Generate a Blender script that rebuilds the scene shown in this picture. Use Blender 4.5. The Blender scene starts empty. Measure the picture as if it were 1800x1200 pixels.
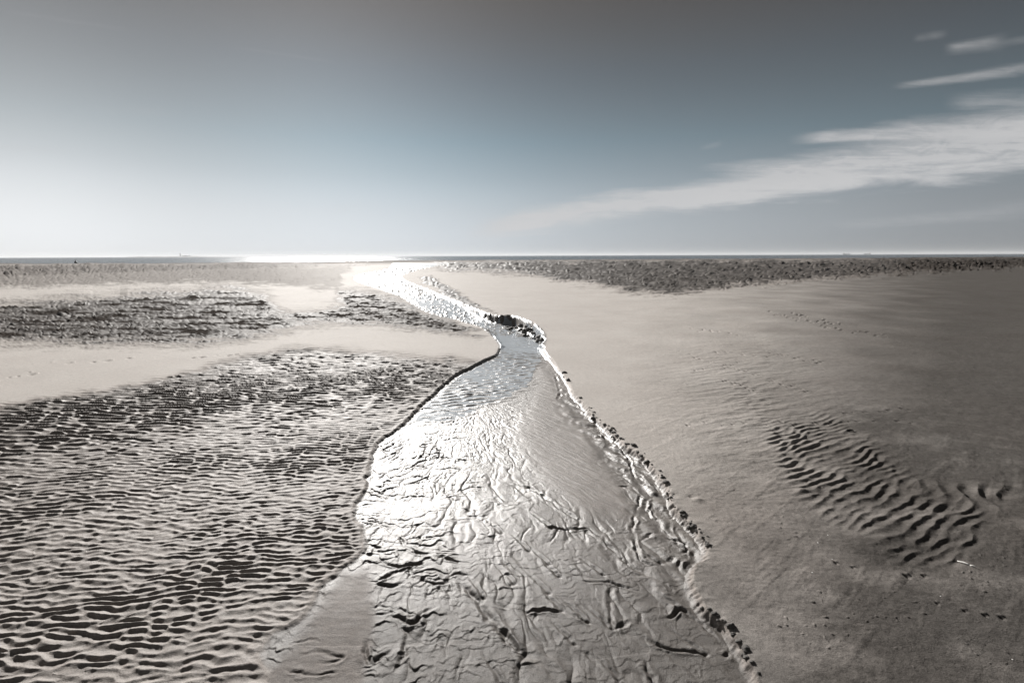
import bpy, bmesh, math, random
import numpy as np
from mathutils import Vector, Matrix

# ------------------------------------------------------------------ camera, sun, sky, exposure
CAM_H, PITCH, ROLL, FPX = 1.75, math.radians(9.5), math.radians(0.22), 900.0
SUN_AZ, SUN_EL = math.radians(-20.0), math.radians(22.5)      # azimuth from +Y, positive to the right
SUN_STRENGTH, SKY_STRENGTH, EXPOSURE = 5.0, 0.06, 0.56

scene = bpy.context.scene
COL = scene.collection

F = np.array([0.0, math.cos(PITCH), -math.sin(PITCH)])
R0 = np.array([1.0, 0.0, 0.0])
U0 = np.array([0.0, math.sin(PITCH), math.cos(PITCH)])
Rv = math.cos(ROLL) * R0 - math.sin(ROLL) * U0
Uv = math.sin(ROLL) * R0 + math.cos(ROLL) * U0
CAM = np.array([0.0, 0.0, CAM_H])

cam_data = bpy.data.cameras.new("camera")
cam = bpy.data.objects.new("camera", cam_data)
COL.objects.link(cam)
cam.matrix_world = Matrix(((Rv[0], Uv[0], -F[0], CAM[0]), (Rv[1], Uv[1], -F[1], CAM[1]),
                           (Rv[2], Uv[2], -F[2], CAM[2]), (0, 0, 0, 1)))
cam_data.sensor_width = 36.0
cam_data.lens = 36.0 * FPX / 1800.0
cam_data.clip_start, cam_data.clip_end = 0.05, 60000.0
scene.camera = cam

scene.view_settings.view_transform = 'Standard'
scene.view_settings.look = 'None'
scene.view_settings.gamma = 1.0
scene.view_settings.use_curve_mapping = False
scene.view_settings.exposure = EXPOSURE

sun_data = bpy.data.lights.new("sun", 'SUN')
sun_data.energy = SUN_STRENGTH
sun_data.angle = math.radians(0.55)
sun_data.color = (1.0, 0.97, 0.935)
sun = bpy.data.objects.new("sun", sun_data)
COL.objects.link(sun)
sd = Vector((math.sin(SUN_AZ) * math.cos(SUN_EL), math.cos(SUN_AZ) * math.cos(SUN_EL), math.sin(SUN_EL)))
sun.rotation_euler = (-sd).to_track_quat('-Z', 'Y').to_euler()
sun.location = (0, 0, 30)


class NT:
    """small helper for node trees"""
    def __init__(self, tree):
        self.t = tree
        tree.nodes.clear()

    def n(self, typ, **kw):
        nd = self.t.nodes.new(typ)
        for k, v in kw.items():
            setattr(nd, k, v)
        return nd

    def link(self, a, b):
        self.t.links.new(a, b)

    def put(self, sock, v):
        if isinstance(v, bpy.types.NodeSocket):
            self.t.links.new(v, sock)
        else:
            sock.default_value = v

    def m(self, op, a, b=None, c=None, clamp=False):
        nd = self.n('ShaderNodeMath', operation=op)
        nd.use_clamp = clamp
        self.put(nd.inputs[0], a)
        if b is not None:
            self.put(nd.inputs[1], b)
        if c is not None:
            self.put(nd.inputs[2], c)
        return nd.outputs[0]

    def ramp(self, v, a, b, lo=0.0, hi=1.0):
        nd = self.n('ShaderNodeMapRange', interpolation_type='SMOOTHSTEP')
        self.put(nd.inputs[0], v)
        for i, q in enumerate((a, b, lo, hi)):
            self.put(nd.inputs[i + 1], q)
        return nd.outputs[0]

    def curve(self, v, pts):
        nd = self.n('ShaderNodeFloatCurve')
        cu = nd.mapping.curves[0]
        while len(cu.points) < len(pts):
            cu.points.new(0.5, 0.5)
        for p, (x, y) in zip(cu.points, pts):
            p.location = (x, y)
        nd.mapping.update()
        self.put(nd.inputs[1], v)
        return nd.outputs[0]

    def mixc(self, f, a, b, mode='MIX'):
        nd = self.n('ShaderNodeMix', data_type='RGBA', blend_type=mode)
        self.put(nd.inputs[0], f)
        self.put(nd.inputs[6], a)
        self.put(nd.inputs[7], b)
        return nd.outputs[2]

    def noise(self, vec, scale, detail=4.0, rough=0.55, dist=0.0, dim='3D'):
        nd = self.n('ShaderNodeTexNoise', noise_dimensions=dim)
        if vec is not None:
            self.put(nd.inputs['Vector'], vec)
        nd.inputs['Scale'].default_value = scale
        nd.inputs['Detail'].default_value = detail
        nd.inputs['Roughness'].default_value = rough
        nd.inputs['Distortion'].default_value = dist
        return nd.outputs['Fac']


def pix_dir(u, v):
    return F + (u - 900.0) / FPX * Rv + (600.0 - v) / FPX * Uv


def sky_pt(u, v):
    d = pix_dir(u, v)
    return d[0] / d[1], d[2] / d[1]


def build_world():
    w = bpy.data.worlds.new("World")
    scene.world = w
    w.use_nodes = True
    g = NT(w.node_tree)
    out = g.n('ShaderNodeOutputWorld')
    bg = g.n('ShaderNodeBackground')
    bg.inputs['Strength'].default_value = SKY_STRENGTH
    g.link(bg.outputs[0], out.inputs[0])
    sky = g.n('ShaderNodeTexSky', sky_type='NISHITA')
    sky.sun_disc = False
    sky.sun_elevation = SUN_EL
    sky.sun_rotation = SUN_AZ
    sky.altitude = 0.0
    sky.air_density, sky.dust_density, sky.ozone_density = 1.0, 1.6, 1.0
    tc = g.n('ShaderNodeTexCoord')
    sep = g.n('ShaderNodeSeparateXYZ')
    g.link(tc.outputs['Generated'], sep.inputs[0])
    X, Y, Z = sep.outputs
    # muted, nearly colourless sky: the scattering is flattened, the air darkens aloft and a thin veil lightens it on the left
    bw = g.n('ShaderNodeRGBToBW')
    g.link(sky.outputs[0], bw.inputs[0])
    lum = g.m('POWER', bw.outputs[0], 0.35)
    el = g.m('MAXIMUM', Z, 0.0)
    elr = g.m('MULTIPLY', g.m('ARCSINE', el), 2 / math.pi)
    azr = g.m('MULTIPLY_ADD', g.m('ARCTAN2', X, Y), 0.5 / math.pi, 0.5)
    fel = g.curve(elr, [(-0.01, .50), (0, .385), (2 / 90, .382), (5 / 90, .355), (9 / 90, .276), (14 / 90, .191), (19 / 90, .1356), (25 / 90, .099), (35 / 90, .085), (1, .08)])
    faz = g.curve(azr, [(0, .42), (.5 - 110 / 360, .70), (.5 - 70 / 360, .98), (.5 - 50 / 360, .94), (.5 - 25 / 360, .61), (.5, .565), (.5 + 25 / 360, .525), (.5 + 50 / 360, .435), (.5 + 90 / 360, .42), (1, .42)])
    lum = g.m('MULTIPLY', g.m('MULTIPLY', lum, fel), g.m('MULTIPLY', faz, 1.0 / (SKY_STRENGTH * 2 ** EXPOSURE)))
    tint = g.n('ShaderNodeValToRGB')
    te = tint.color_ramp.elements
    te[0].position, te[0].color = 0.0, (0.94, 1.0, 1.06, 1)
    te[1].position, te[1].color = 1.0, (1.0, 0.98, 0.97, 1)
    for p_, c_ in ((.05, (.91, 1.0, 1.075, 1)), (.13, (.78, 1.02, 1.18, 1)), (.20, (.86, .99, 1.12, 1)), (.27, (1.03, .985, .98, 1))):
        q = te.new(p_)
        q.color = c_
    g.link(elr, tint.inputs[0])
    tl = g.mixc(g.ramp(azr, .5 - 55 / 360, .5 + 5 / 360, 0.25, 1.0), (1, 1, 1, 1), tint.outputs[0])
    col = g.mixc(1.0, tl, lum, 'MULTIPLY')
    # high thin cirrus, placed in direction space (u = east/north, v = height/north)
    yy = g.m('MAXIMUM', Y, 0.05)
    u = g.m('DIVIDE', X, yy)
    v = g.m('DIVIDE', Z, yy)
    comb = g.n('ShaderNodeCombineXYZ')
    g.link(u, comb.inputs[0])
    g.link(v, comb.inputs[1])
    mp = g.n('ShaderNodeMapping')
    mp.inputs['Rotation'].default_value = (0, 0, math.radians(-12))
    mp.inputs['Scale'].default_value = (1.6, 15.0, 1)
    g.link(comb.outputs[0], mp.inputs[0])
    n1 = g.noise(mp.outputs[0], 1.6, 7.0, 0.6, 0.8)
    mp2 = g.n('ShaderNodeMapping')
    mp2.inputs['Rotation'].default_value = (0, 0, math.radians(-22))
    mp2.inputs['Scale'].default_value = (3.0, 9.0, 1)
    g.link(comb.outputs[0], mp2.inputs[0])
    n2 = g.noise(mp2.outputs[0], 5.0, 9.0, 0.68, 0.9)
    mp3 = g.n('ShaderNodeMapping')
    mp3.inputs['Rotation'].default_value = (0, 0, math.radians(-15))
    mp3.inputs['Scale'].default_value = (4.0, 46.0, 1)
    g.link(comb.outputs[0], mp3.inputs[0])
    n3 = g.noise(mp3.outputs[0], 1.5, 6.0, 0.6, 1.2)
    nn = g.m('ADD', g.m('ADD', g.m('MULTIPLY', n1, 0.4), g.m('MULTIPLY', n2, 0.32)), g.m('MULTIPLY', n3, 0.28))

    def streak(p0, p1, w0, w1, power, soft=1.0, nz=0.9, f0=0.15, f1=0.15):
        a, b = sky_pt(*p0), sky_pt(*p1)
        L = math.hypot(b[0] - a[0], b[1] - a[1])
        dx, dy = (b[0] - a[0]) / L, (b[1] - a[1]) / L
        du = g.m('SUBTRACT', u, a[0])
        dv = g.m('SUBTRACT', v, a[1])
        s = g.m('DIVIDE', g.m('ADD', g.m('MULTIPLY', du, dx), g.m('MULTIPLY', dv, dy)), L)
        t = g.m('SUBTRACT', g.m('MULTIPLY', dv, dx), g.m('MULTIPLY', du, dy))
        t = g.m('ADD', t, g.m('MULTIPLY', g.m('SUBTRACT', n1, 0.5), 0.5 * (w0 + w1) / FPX * 1.8))
        wid = g.m('MULTIPLY_ADD', g.m('MINIMUM', g.m('MAXIMUM', s, 0.0), 1.0), (w1 - w0) / FPX, w0 / FPX)
        q = g.m('DIVIDE', g.m('ABSOLUTE', t), wid)
        body = g.ramp(q, 1.0, 1.0 - soft)
        ends = g.m('MULTIPLY', g.ramp(s, 0.0, f0), g.ramp(s, 1.0, 1.0 - f1))
        d = g.m('MULTIPLY', body, ends)
        tex = g.ramp(nn, 0.5 - 0.20 * nz, 0.5 + 0.13, 1.0 - nz, 1.0)
        return g.m('MULTIPLY', g.m('MULTIPLY', d, tex), power)

    parts = [
        streak((800, 412), (1960, 222), 22, 66, 1.45, 0.95, 0.62, 0.10, 0.01),   # the long band
        streak((1380, 246), (1990, 205), 12, 40, 0.95, 0.9, 0.55, 0.14, 0.01),      # its upper branch
        streak((1150, 352), (1990, 262), 24, 34, 0.85, 1.0, 0.6, 0.2, 0.01),
        streak((1560, 155), (1850, 112), 8, 16, 0.62, 1.0, 0.75, 0.2, 0.1),
        streak((1655, 92), (1780, 76), 13, 20, 0.80, 1.0, 0.6, 0.25, 0.45),
        streak((1740, 84), (1900, 52), 9, 8, 0.42, 1.0, 0.7, 0.3, 0.1),
        streak((1600, 70), (1672, 58), 9, 9, 0.26, 1.0, 0.7, 0.3, 0.4),
        streak((1650, 182), (1900, 175), 18, 32, 0.42, 1.0, 0.95, 0.25, 0.1),
        streak((1400, 405), (1980, 352), 12, 26, 0.20, 1.0, 0.8, 0.3, 0.05),
        streak((1225, 262), (1275, 250), 6, 8, 0.20, 1.0, 0.6, 0.4, 0.4),
        streak((400, 82), (610, 112), 3.5, 3.5, 0.10, 1.0, 0.4, 0.2, 0.3),
        streak((0, 18), (260, 58), 5, 5, 0.08, 1.0, 0.4, 0.2, 0.3),
        streak((-60, 255), (150, 268), 7, 9, 0.14, 1.0, 0.5, 0.2, 0.4),
        streak((140, 190), (330, 200), 10, 10, 0.10, 1.0, 0.8, 0.3, 0.4),
        streak((560, 372), (690, 352), 10, 10, 0.10, 1.0, 0.8, 0.3, 0.4),
    ]
    parts = [g.m('MINIMUM', p, 0.86) for p in parts]
    cl = parts[0]
    for p in parts[1:]:
        # union of veils
        cl = g.m('SUBTRACT', g.m('ADD', cl, p), g.m('MULTIPLY', cl, p))
    front = g.ramp(Y, 0.05, 0.3)
    cl = g.m('MULTIPLY', cl, front, clamp=True)
    k_ = 1.0 / (SKY_STRENGTH * 2 ** EXPOSURE)
    cl_l = g.m('MULTIPLY', g.curve(elr, [(0, 0.62), (6 / 90, .58), (14 / 90, 0.48), (24 / 90, 0.40), (1, 0.25)]), k_)
    col = g.mixc(cl, col, g.mixc(1.0, (1.0, 1.0, 1.015, 1), cl_l, 'MULTIPLY'))
    g.link(col, bg.inputs['Color'])


build_world()

# ------------------------------------------------------------------ numeric helpers
rng = np.random.default_rng(7)
PERM = rng.permutation(4096).astype(np.int32)
GRAD = np.stack([np.cos(np.arange(256) * 2 * np.pi / 256), np.sin(np.arange(256) * 2 * np.pi / 256)], 1).astype(np.float32)


def perlin(x, y, seed=0):
    x = np.asarray(x, np.float32) + np.float32(seed * 37.31)
    y = np.asarray(y, np.float32) + np.float32(seed * 11.77)
    xi, yi = np.floor(x).astype(np.int32), np.floor(y).astype(np.int32)
    xf, yf = x - xi, y - yi
    su = xf * xf * xf * (xf * (xf * 6 - 15) + 10)
    sv = yf * yf * yf * (yf * (yf * 6 - 15) + 10)

    def gr(ix, iy, fx, fy):
        h = PERM[(PERM[ix & 4095] + iy) & 4095] & 255
        return GRAD[h, 0] * fx + GRAD[h, 1] * fy
    a = gr(xi, yi, xf, yf)
    b = gr(xi + 1, yi, xf - 1, yf)
    c = gr(xi, yi + 1, xf, yf - 1)
    d = gr(xi + 1, yi + 1, xf - 1, yf - 1)
    return ((a + (b - a) * su) * (1 - sv) + (c + (d - c) * su) * sv) * 1.45


def fbm(x, y, o=4, seed=0, gain=0.5):
    s, a, t = 0, 1.0, 0
    for i in range(o):
        s = s + a * perlin(x * 2 ** i, y * 2 ** i, seed + i)
        t += a
        a *= gain
    return s / t


def sst(x, a, b):
    t = np.clip((x - a) / (b - a), 0, 1)
    return t * t * (3 - 2 * t)


def ground_pt(u, v, z=0.0):
    d = pix_dir(u, v)
    t = (z - CAM_H) / d[2]
    return np.array([d[0] * t, d[1] * t, z])


def catmull(pts, step):
    """smooth curve through pts, resampled; pts columns beyond two are interpolated too"""
    P = np.asarray(pts, float)
    P = np.vstack([2 * P[0] - P[1], P, 2 * P[-1] - P[-2]])
    out = []
    for i in range(1, len(P) - 2):
        n = max(2, int(np.linalg.norm(P[i + 1, :2] - P[i, :2]) / step))
        t = np.linspace(0, 1, n, endpoint=False)[:, None]
        p0, p1, p2, p3 = P[i - 1], P[i], P[i + 1], P[i + 2]
        out.append(0.5 * (2 * p1 + (p2 - p0) * t + (2 * p0 - 5 * p1 + 4 * p2 - p3) * t ** 2 + (3 * p1 - p0 - 3 * p2 + p3) * t ** 3))
    out.append(P[-2][None])
    return np.vstack(out)


def poly_dist(x, y, P):
    """distance to polyline and the interpolated extra columns at the nearest point, and arc parameter"""
    best = np.full(x.shape, 1e9, np.float32)
    ex = np.zeros(x.shape + (P.shape[1] - 2,), np.float32) if P.shape[1] > 2 else None
    side = np.zeros(x.shape, np.float32)
    arc = np.zeros(x.shape, np.float32)
    s0 = 0.0
    for i in range(len(P) - 1):
        ax, ay = P[i, :2]
        bx, by = P[i + 1, :2]
        dx, dy = bx - ax, by - ay
        L2 = dx * dx + dy * dy + 1e-12
        L = math.sqrt(L2)
        t = np.clip(((x - ax) * dx + (y - ay) * dy) / L2, 0, 1)
        qx, qy = x - ax - t * dx, y - ay - t * dy
        d = qx * qx + qy * qy
        m = d < best
        best = np.where(m, d, best)
        side = np.where(m, dx * qy - dy * qx, side)
        arc = np.where(m, s0 + t * L, arc)
        if ex is not None:
            e = P[i, 2:] + t[..., None] * (P[i + 1, 2:] - P[i, 2:])
            ex = np.where(m[..., None], e, ex)
        s0 += L
    return np.sqrt(best), ex, np.sign(side), arc


def inside(x, y, P):
    c = np.zeros(x.shape, bool)
    n = len(P)
    j = n - 1
    for i in range(n):
        yi, yj, xi, xj = P[i, 1], P[j, 1], P[i, 0], P[j, 0]
        if yi != yj:
            cond = ((yi > y) != (yj > y)) & (x < (xj - xi) * (y - yi) / (yj - yi) + xi)
            c ^= cond
        j = i
    return c


# low resolution raster of the terrain map (perspective coordinates keep far zones as finely drawn as near ones)
RU0, RV0, RS = -700.0, 446.0, 2.0
RW, RH = 1600, 480
_ru, _rv = np.meshgrid(RU0 + RS * np.arange(RW), RV0 + RS * np.arange(RH))
_ru, _rv = _ru.astype(np.float32), _rv.astype(np.float32)


def zone(pts, soft_u, step=25):
    """signed distance raster (positive inside)"""
    P = np.asarray(pts, float)
    P = np.vstack([P, P[:1]])
    d, _, _, _ = poly_dist(_ru, _rv, P)
    ins = inside(_ru, _rv, P[:-1])
    return np.where(ins, d, -d).astype(np.float32)


def bil(ras, u, v):
    fx = np.clip((u - RU0) / RS, 0, RW - 1.001)
    fy = np.clip((v - RV0) / RS, 0, RH - 1.001)
    ix, iy = fx.astype(np.int32), fy.astype(np.int32)
    ax, ay = fx - ix, fy - iy
    return (ras[iy, ix] * (1 - ax) * (1 - ay) + ras[iy, ix + 1] * ax * (1 - ay)
            + ras[iy + 1, ix] * (1 - ax) * ay + ras[iy + 1, ix + 1] * ax * ay)


def wavefield(x, y, lam, ang, spread, lam_spread, seed, n=11):
    """complex sum of plane waves: phase gives crests with natural forks, modulus their strength"""
    r = np.random.default_rng(seed)
    re = np.zeros(x.shape, np.float32)
    im = np.zeros(x.shape, np.float32)
    for i in range(n):
        a = ang + spread * r.uniform(-1, 1)
        k = 2 * math.pi / (lam * (1 + lam_spread * r.uniform(-1, 1)))
        ph = r.uniform(0, 2 * math.pi)
        arg = (k * math.cos(a)) * x + (k * math.sin(a)) * y + ph
        re += np.cos(arg)
        im += np.sin(arg)
    return np.arctan2(im, re), np.sqrt(re * re + im * im) / math.sqrt(n)


def worley(x, y, seed):
    """random height of the nearest cell and the distance to its border"""
    xi, yi = np.floor(x).astype(np.int32), np.floor(y).astype(np.int32)
    f1 = np.full(x.shape, 9.0, np.float32)
    f2 = np.full(x.shape, 9.0, np.float32)
    val = np.zeros(x.shape, np.float32)
    for dx in (-1, 0, 1):
        for dy in (-1, 0, 1):
            h = PERM[(PERM[(xi + dx + seed) & 4095] + yi + dy) & 4095]
            px = xi + dx + (h & 63) / 63.0
            py = yi + dy + ((h >> 6) & 63) / 63.0
            d = np.sqrt((x - px) ** 2 + (y - py) ** 2).astype(np.float32)
            m = d < f1
            f2 = np.where(m, f1, np.minimum(f2, d))
            val = np.where(m, ((h * 7919) % 1013) / 1013.0 - .5, val)
            f1 = np.where(m, d, f1)
    return val.astype(np.float32), f2 - f1


def ripple(phase, rise=0.34):
    """asymmetric ripple: short steep face on the low-phase side, long easy back; 0..1"""
    t = phase / (2 * np.pi) + 0.5
    up = t / rise
    dn = (t - rise) / (1 - rise)
    return np.where(t < rise, 0.5 - 0.5 * np.cos(np.pi * up), (0.5 + 0.5 * np.cos(np.pi * dn)) ** 1.15)


def crest(phase, rise=0.45):
    """ripple with a narrow crest and a broad trough, steeper on the low-phase side; 0..1"""
    t = phase / (2 * np.pi) + 0.5
    up = np.clip(t / rise, 0, 1)
    dn = np.clip((1 - t) / (1 - rise), 0, 1)
    return np.where(t < rise, .55 * up ** 1.9 + .45 * (.5 - .5 * np.cos(np.pi * up)), .55 * dn ** 1.7 + .45 * (.5 - .5 * np.cos(np.pi * dn)))


# ------------------------------------------------------------------ the terrain map
LEFT_EDGE = [(690, 462, .02), (676, 474, .03), (622, 486, .04), (640, 500, .03), (700, 520, .04), (745, 547, .04), (800, 562, .05), (850, 580, .05),
             (872, 604, .05), (868, 622, .06), (842, 634, .10), (790, 665, .10), (742, 705, .085), (700, 748, .075), (662, 775, .07),
             (645, 820, .065), (633, 862, .055), (612, 902, .05), (632, 938, .045), (618, 978, .05), (562, 1020, .06), (532, 1076, .06),
             (472, 1108, .055), (448, 1150, .05), (462, 1200, .045), (440, 1300, .04), (380, 1500, .04)]
RIGHT_EDGE = [(800, 462, .02), (735, 474, .03), (708, 488, .04), (757, 510, .06), (815, 532, .12), (868, 552, .26), (905, 554, .32), (936, 565, .32),
              (956, 580, .29), (964, 598, .18), (960, 614, .10), (985, 648, .07), (1010, 690, .07), (1045, 730, .075), (1090, 772, .08),
              (1130, 802, .08), (1165, 842, .08), (1190, 892, .08), (1225, 932, .08), (1250, 965, .07), (1222, 1005, .06), (1236, 1060, .07),
              (1282, 1100, .075), (1312, 1150, .07), (1342, 1204, .07), (1400, 1300, .06), (1500, 1500, .05)]


def edge_world(E):
    out = []
    for u, v, d in E:
        p = ground_pt(u, v)
        out.append((p[0], p[1], d))
    return np.array(out)


def edge_curve(E, seed):
    P = np.array(E, float)
    C = catmull(P, 6.0)
    # scalloped, crumbling outline
    n = np.arange(len(C))
    amp = np.clip((C[:, 1] - 470) / 250, 0.15, 1.0)
    bite = np.clip(.35 + 1.3 * perlin(n * 0.11, n * 0 + 1.3, seed + 5), .05, 1.4)
    C[:, 0] += amp * 5.0 * perlin(n * 0.17, n * 0 + 3.3, seed) + amp * bite * 4.0 * perlin(n * 0.53, n * 0 + 8.3, seed + 1)
    C[:, 1] += amp * 3.0 * perlin(n * 0.23, n * 0 + 5.3, seed + 2)
    return edge_world(C)


LE, RE = edge_curve(LEFT_EDGE, 3), edge_curve(RIGHT_EDGE, 9)
STREAM_POLY = np.vstack([LE[:, :2], RE[::-1, :2]])

Z_RIPPLE = zone([(-700, 800), (-200, 745), (0, 706), (180, 680), (330, 648), (430, 620), (520, 605), (620, 609), (720, 621), (830, 626), (880, 640), (780, 800), (700, 900),
                 (700, 1000), (600, 1100), (520, 1400), (-700, 1500)], 8)
Z_DARK1 = zone([(-700, 548), (-100, 538), (0, 533), (150, 521), (300, 511), (420, 502), (470, 515), (490, 545), (560, 556), (600, 566), (520, 578), (430, 598), (330, 607), (150, 606), (0, 603), (-700, 612)], 6)
Z_DARK2 = zone([(590, 513), (650, 512), (700, 525), (745, 548), (800, 563), (845, 590), (800, 586), (700, 575), (600, 570), (520, 566), (500, 552), (560, 545), (600, 535)], 6)
Z_DARK3 = zone([(-700, 500), (0, 489), (200, 482), (420, 474), (640, 468), (640, 463), (300, 464), (0, 466), (-700, 470)], 4)
Z_SPECK = zone([(-700, 520), (0, 507), (200, 500), (420, 497), (600, 510), (600, 480), (640, 466), (300, 466), (-700, 480)], 6)
Z_RIGHTFAR = zone([(740, 470), (800, 477), (860, 480), (945, 486), (1040, 503), (1120, 518), (1180, 524), (1240, 516), (1320, 505), (1420, 496), (1520, 487), (1660, 477), (1800, 470), (2500, 460),
                   (2500, 452), (1800, 451), (1400, 453), (900, 455), (740, 460)], 5)
Z_STREAMSIDE = zone([(735, 488), (760, 485), (800, 512), (868, 552), (815, 534), (770, 512)], 4)
Z_PATCH = zone([(1385, 800), (1370, 765), (1440, 752), (1520, 800), (1570, 850), (1625, 885), (1690, 900), (1700, 935), (1660, 972), (1600, 960), (1540, 920), (1480, 890), (1420, 850)], 12)
Z_PATCH2 = zone([(1530, 800), (1600, 830), (1680, 848), (1770, 832), (1800, 860), (1830, 870), (1740, 905), (1690, 912), (1620, 890), (1570, 850)], 12)
Z_PATCH3 = zone([(1255, 670), (1310, 655), (1360, 690), (1400, 740), (1460, 770), (1400, 830), (1330, 770), (1280, 710)], 16)
Z_BAR = zone([(957, 622), (985, 660), (985, 690), (1040, 745), (1050, 800), (1105, 850), (1110, 910), (1070, 900), (1040, 905), (985, 868), (930, 815), (905, 760), (925, 700)], 14)
Z_BEACH = zone([(600, 1000), (650, 1000), (660, 1080), (640, 1200), (620, 1500), (430, 1500), (470, 1180), (540, 1090)], 14)
Z_UPPER = zone([(960, 612), (935, 670), (880, 700), (800, 735), (690, 745), (660, 690), (780, 640), (860, 600), (860, 560), (960, 560)], 20)
Z_MID = zone([(640, 830), (760, 870), (850, 850), (930, 900), (960, 980), (900, 1080), (860, 1250), (640, 1250), (640, 1050), (600, 960)], 25)

# gullies and little ridges in the wet bed: pixel polylines, width (m), depth (m, negative = ridge)
GULLIES = [
    ([(880, 835), (930, 850), (985, 885), (1050, 930), (1110, 985), (1160, 1010), (1190, 1040)], .016, .014),
    ([(960, 918), (1000, 921), (1035, 918)], .012, .018),
    ([(800, 1010), (850, 1060), (905, 1130), (950, 1150), (1000, 1185), (1050, 1215)], .022, .022),
    ([(1120, 890), (1112, 925), (1128, 975), (1160, 985)], .014, .018),
    ([(1125, 940), (1150, 928), (1185, 938), (1210, 950), (1180, 975), (1160, 980)], .016, .016),
    ([(1020, 1012), (1080, 1015), (1130, 1030)], .010, .012),
    ([(1075, 1020), (1075, 1060), (1080, 1092), (1105, 1075), (1110, 1060)], .015, .016),
    ([(900, 1065), (985, 1065), (1040, 1085), (1080, 1092)], .010, .012),
    ([(1170, 1075), (1200, 1060), (1240, 1090), (1270, 1120)], .014, .016),
    ([(1100, 1100), (1160, 1120), (1240, 1135), (1290, 1150)], .013, .014),
    ([(1235, 1130), (1250, 1145), (1285, 1130)], .018, .020),
    ([(640, 905), (690, 930), (720, 960), (780, 975), (830, 985)], .012, .014),
    ([(645, 960), (690, 988), (740, 985), (700, 1000), (650, 1020)], .014, .016),
    ([(650, 1020), (690, 1025), (720, 1010), (725, 985)], .012, .012),
    ([(660, 1085), (700, 1080), (720, 1090), (760, 1060)], .014, .016),
    ([(850, 990), (855, 1040), (900, 1060)], .012, .012),
    ([(720, 1010), (780, 1020), (800, 1000), (840, 1010)], .012, .012),
    ([(700, 1090), (720, 1110), (705, 1150), (690, 1180)], .018, .014),
    ([(760, 1060), (740, 1110), (720, 1130)], .016, .012),
    ([(650, 1100), (640, 1140), (655, 1160), (690, 1130)], .016, .012),
    ([(1050, 745), (1075, 775), (1100, 790), (1120, 840)], .014, .016),
    ([(1085, 850), (1110, 848), (1125, 865), (1120, 890)], .014, .014),
    ([(1120, 840), (1150, 850), (1140, 885), (1160, 905)], .012, -.012),
    ([(1190, 890), (1185, 930), (1215, 960), (1200, 990), (1220, 1000)], .016, -.016),
    ([(700, 830), (760, 800), (830, 806)], .012, .012),
    ([(660, 860), (720, 845), (760, 830)], .012, .010),
    ([(515, 1150), (560, 1140), (600, 1150), (540, 1165)], .012, .007),
    ([(505, 1130), (545, 1118), (560, 1122)], .008, .006),
    ([(500, 1172), (545, 1180), (590, 1178)], .010, .006),
    ([(1020, 1130), (1060, 1160), (1090, 1190), (1105, 1215)], .013, .012),
    ([(975, 650), (985, 690), (975, 700)], .02, .012),
    ([(1130, 1150), (1150, 1180), (1165, 1215)], .014, .012),
]
PITS = [(969, 919), (965, 983), (965, 1033), (988, 1062), (1033, 1081), (1077, 1092), (910, 1131), (904, 1017), (850, 1042), (983, 1004), 
        (1160, 979), (1202, 1060), (1240, 1133), (883, 1192), (1098, 1187), (930, 960), (1010, 1120), (1060, 1000), (880, 930)]
FAN_C = ground_pt(838, 695)


def tracks():
    """bird footprints and dimples on the right-hand sand: centre, size, depth"""
    r = random.Random(5)
    out = []
    lines = [((1205, 745), (1600, 742), 15), ((1480, 730), (1600, 722), 7), ((1470, 990), (1505, 1000), 2), ((1640, 1060), (1770, 1090), 4),
             ((1590, 1010), (1620, 1013), 2), ((1215, 580), (1262, 583), 7), ((1280, 588), (1300, 590), 2), ((1260, 620), (1350, 628), 5),
             ((1390, 555), (1420, 564), 9), ((1440, 570), (1475, 576), 9), ((1400, 632), (1445, 642), 8), ((1345, 620), (1385, 630), 6), ((1270, 668), (1335, 690), 9), ((1350, 555), (1480, 585), 22),
             ((1220, 650), (1300, 640), 6), ((1500, 590), (1560, 600), 6), ((1200, 620), (1420, 690), 20), ((60, 640), (220, 632), 6), ((20, 665), (60, 655), 4), ((340, 630), (420, 620), 5)]
    for a, b, n in lines:
        for i in range(n):
            t = (i + r.uniform(-.3, .3)) / max(1, n - 1)
            out.append((a[0] + (b[0] - a[0]) * t + r.uniform(-3, 3), a[1] + (b[1] - a[1]) * t + r.uniform(-3, 3), r.uniform(.7, 1.3)))
    return out


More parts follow.
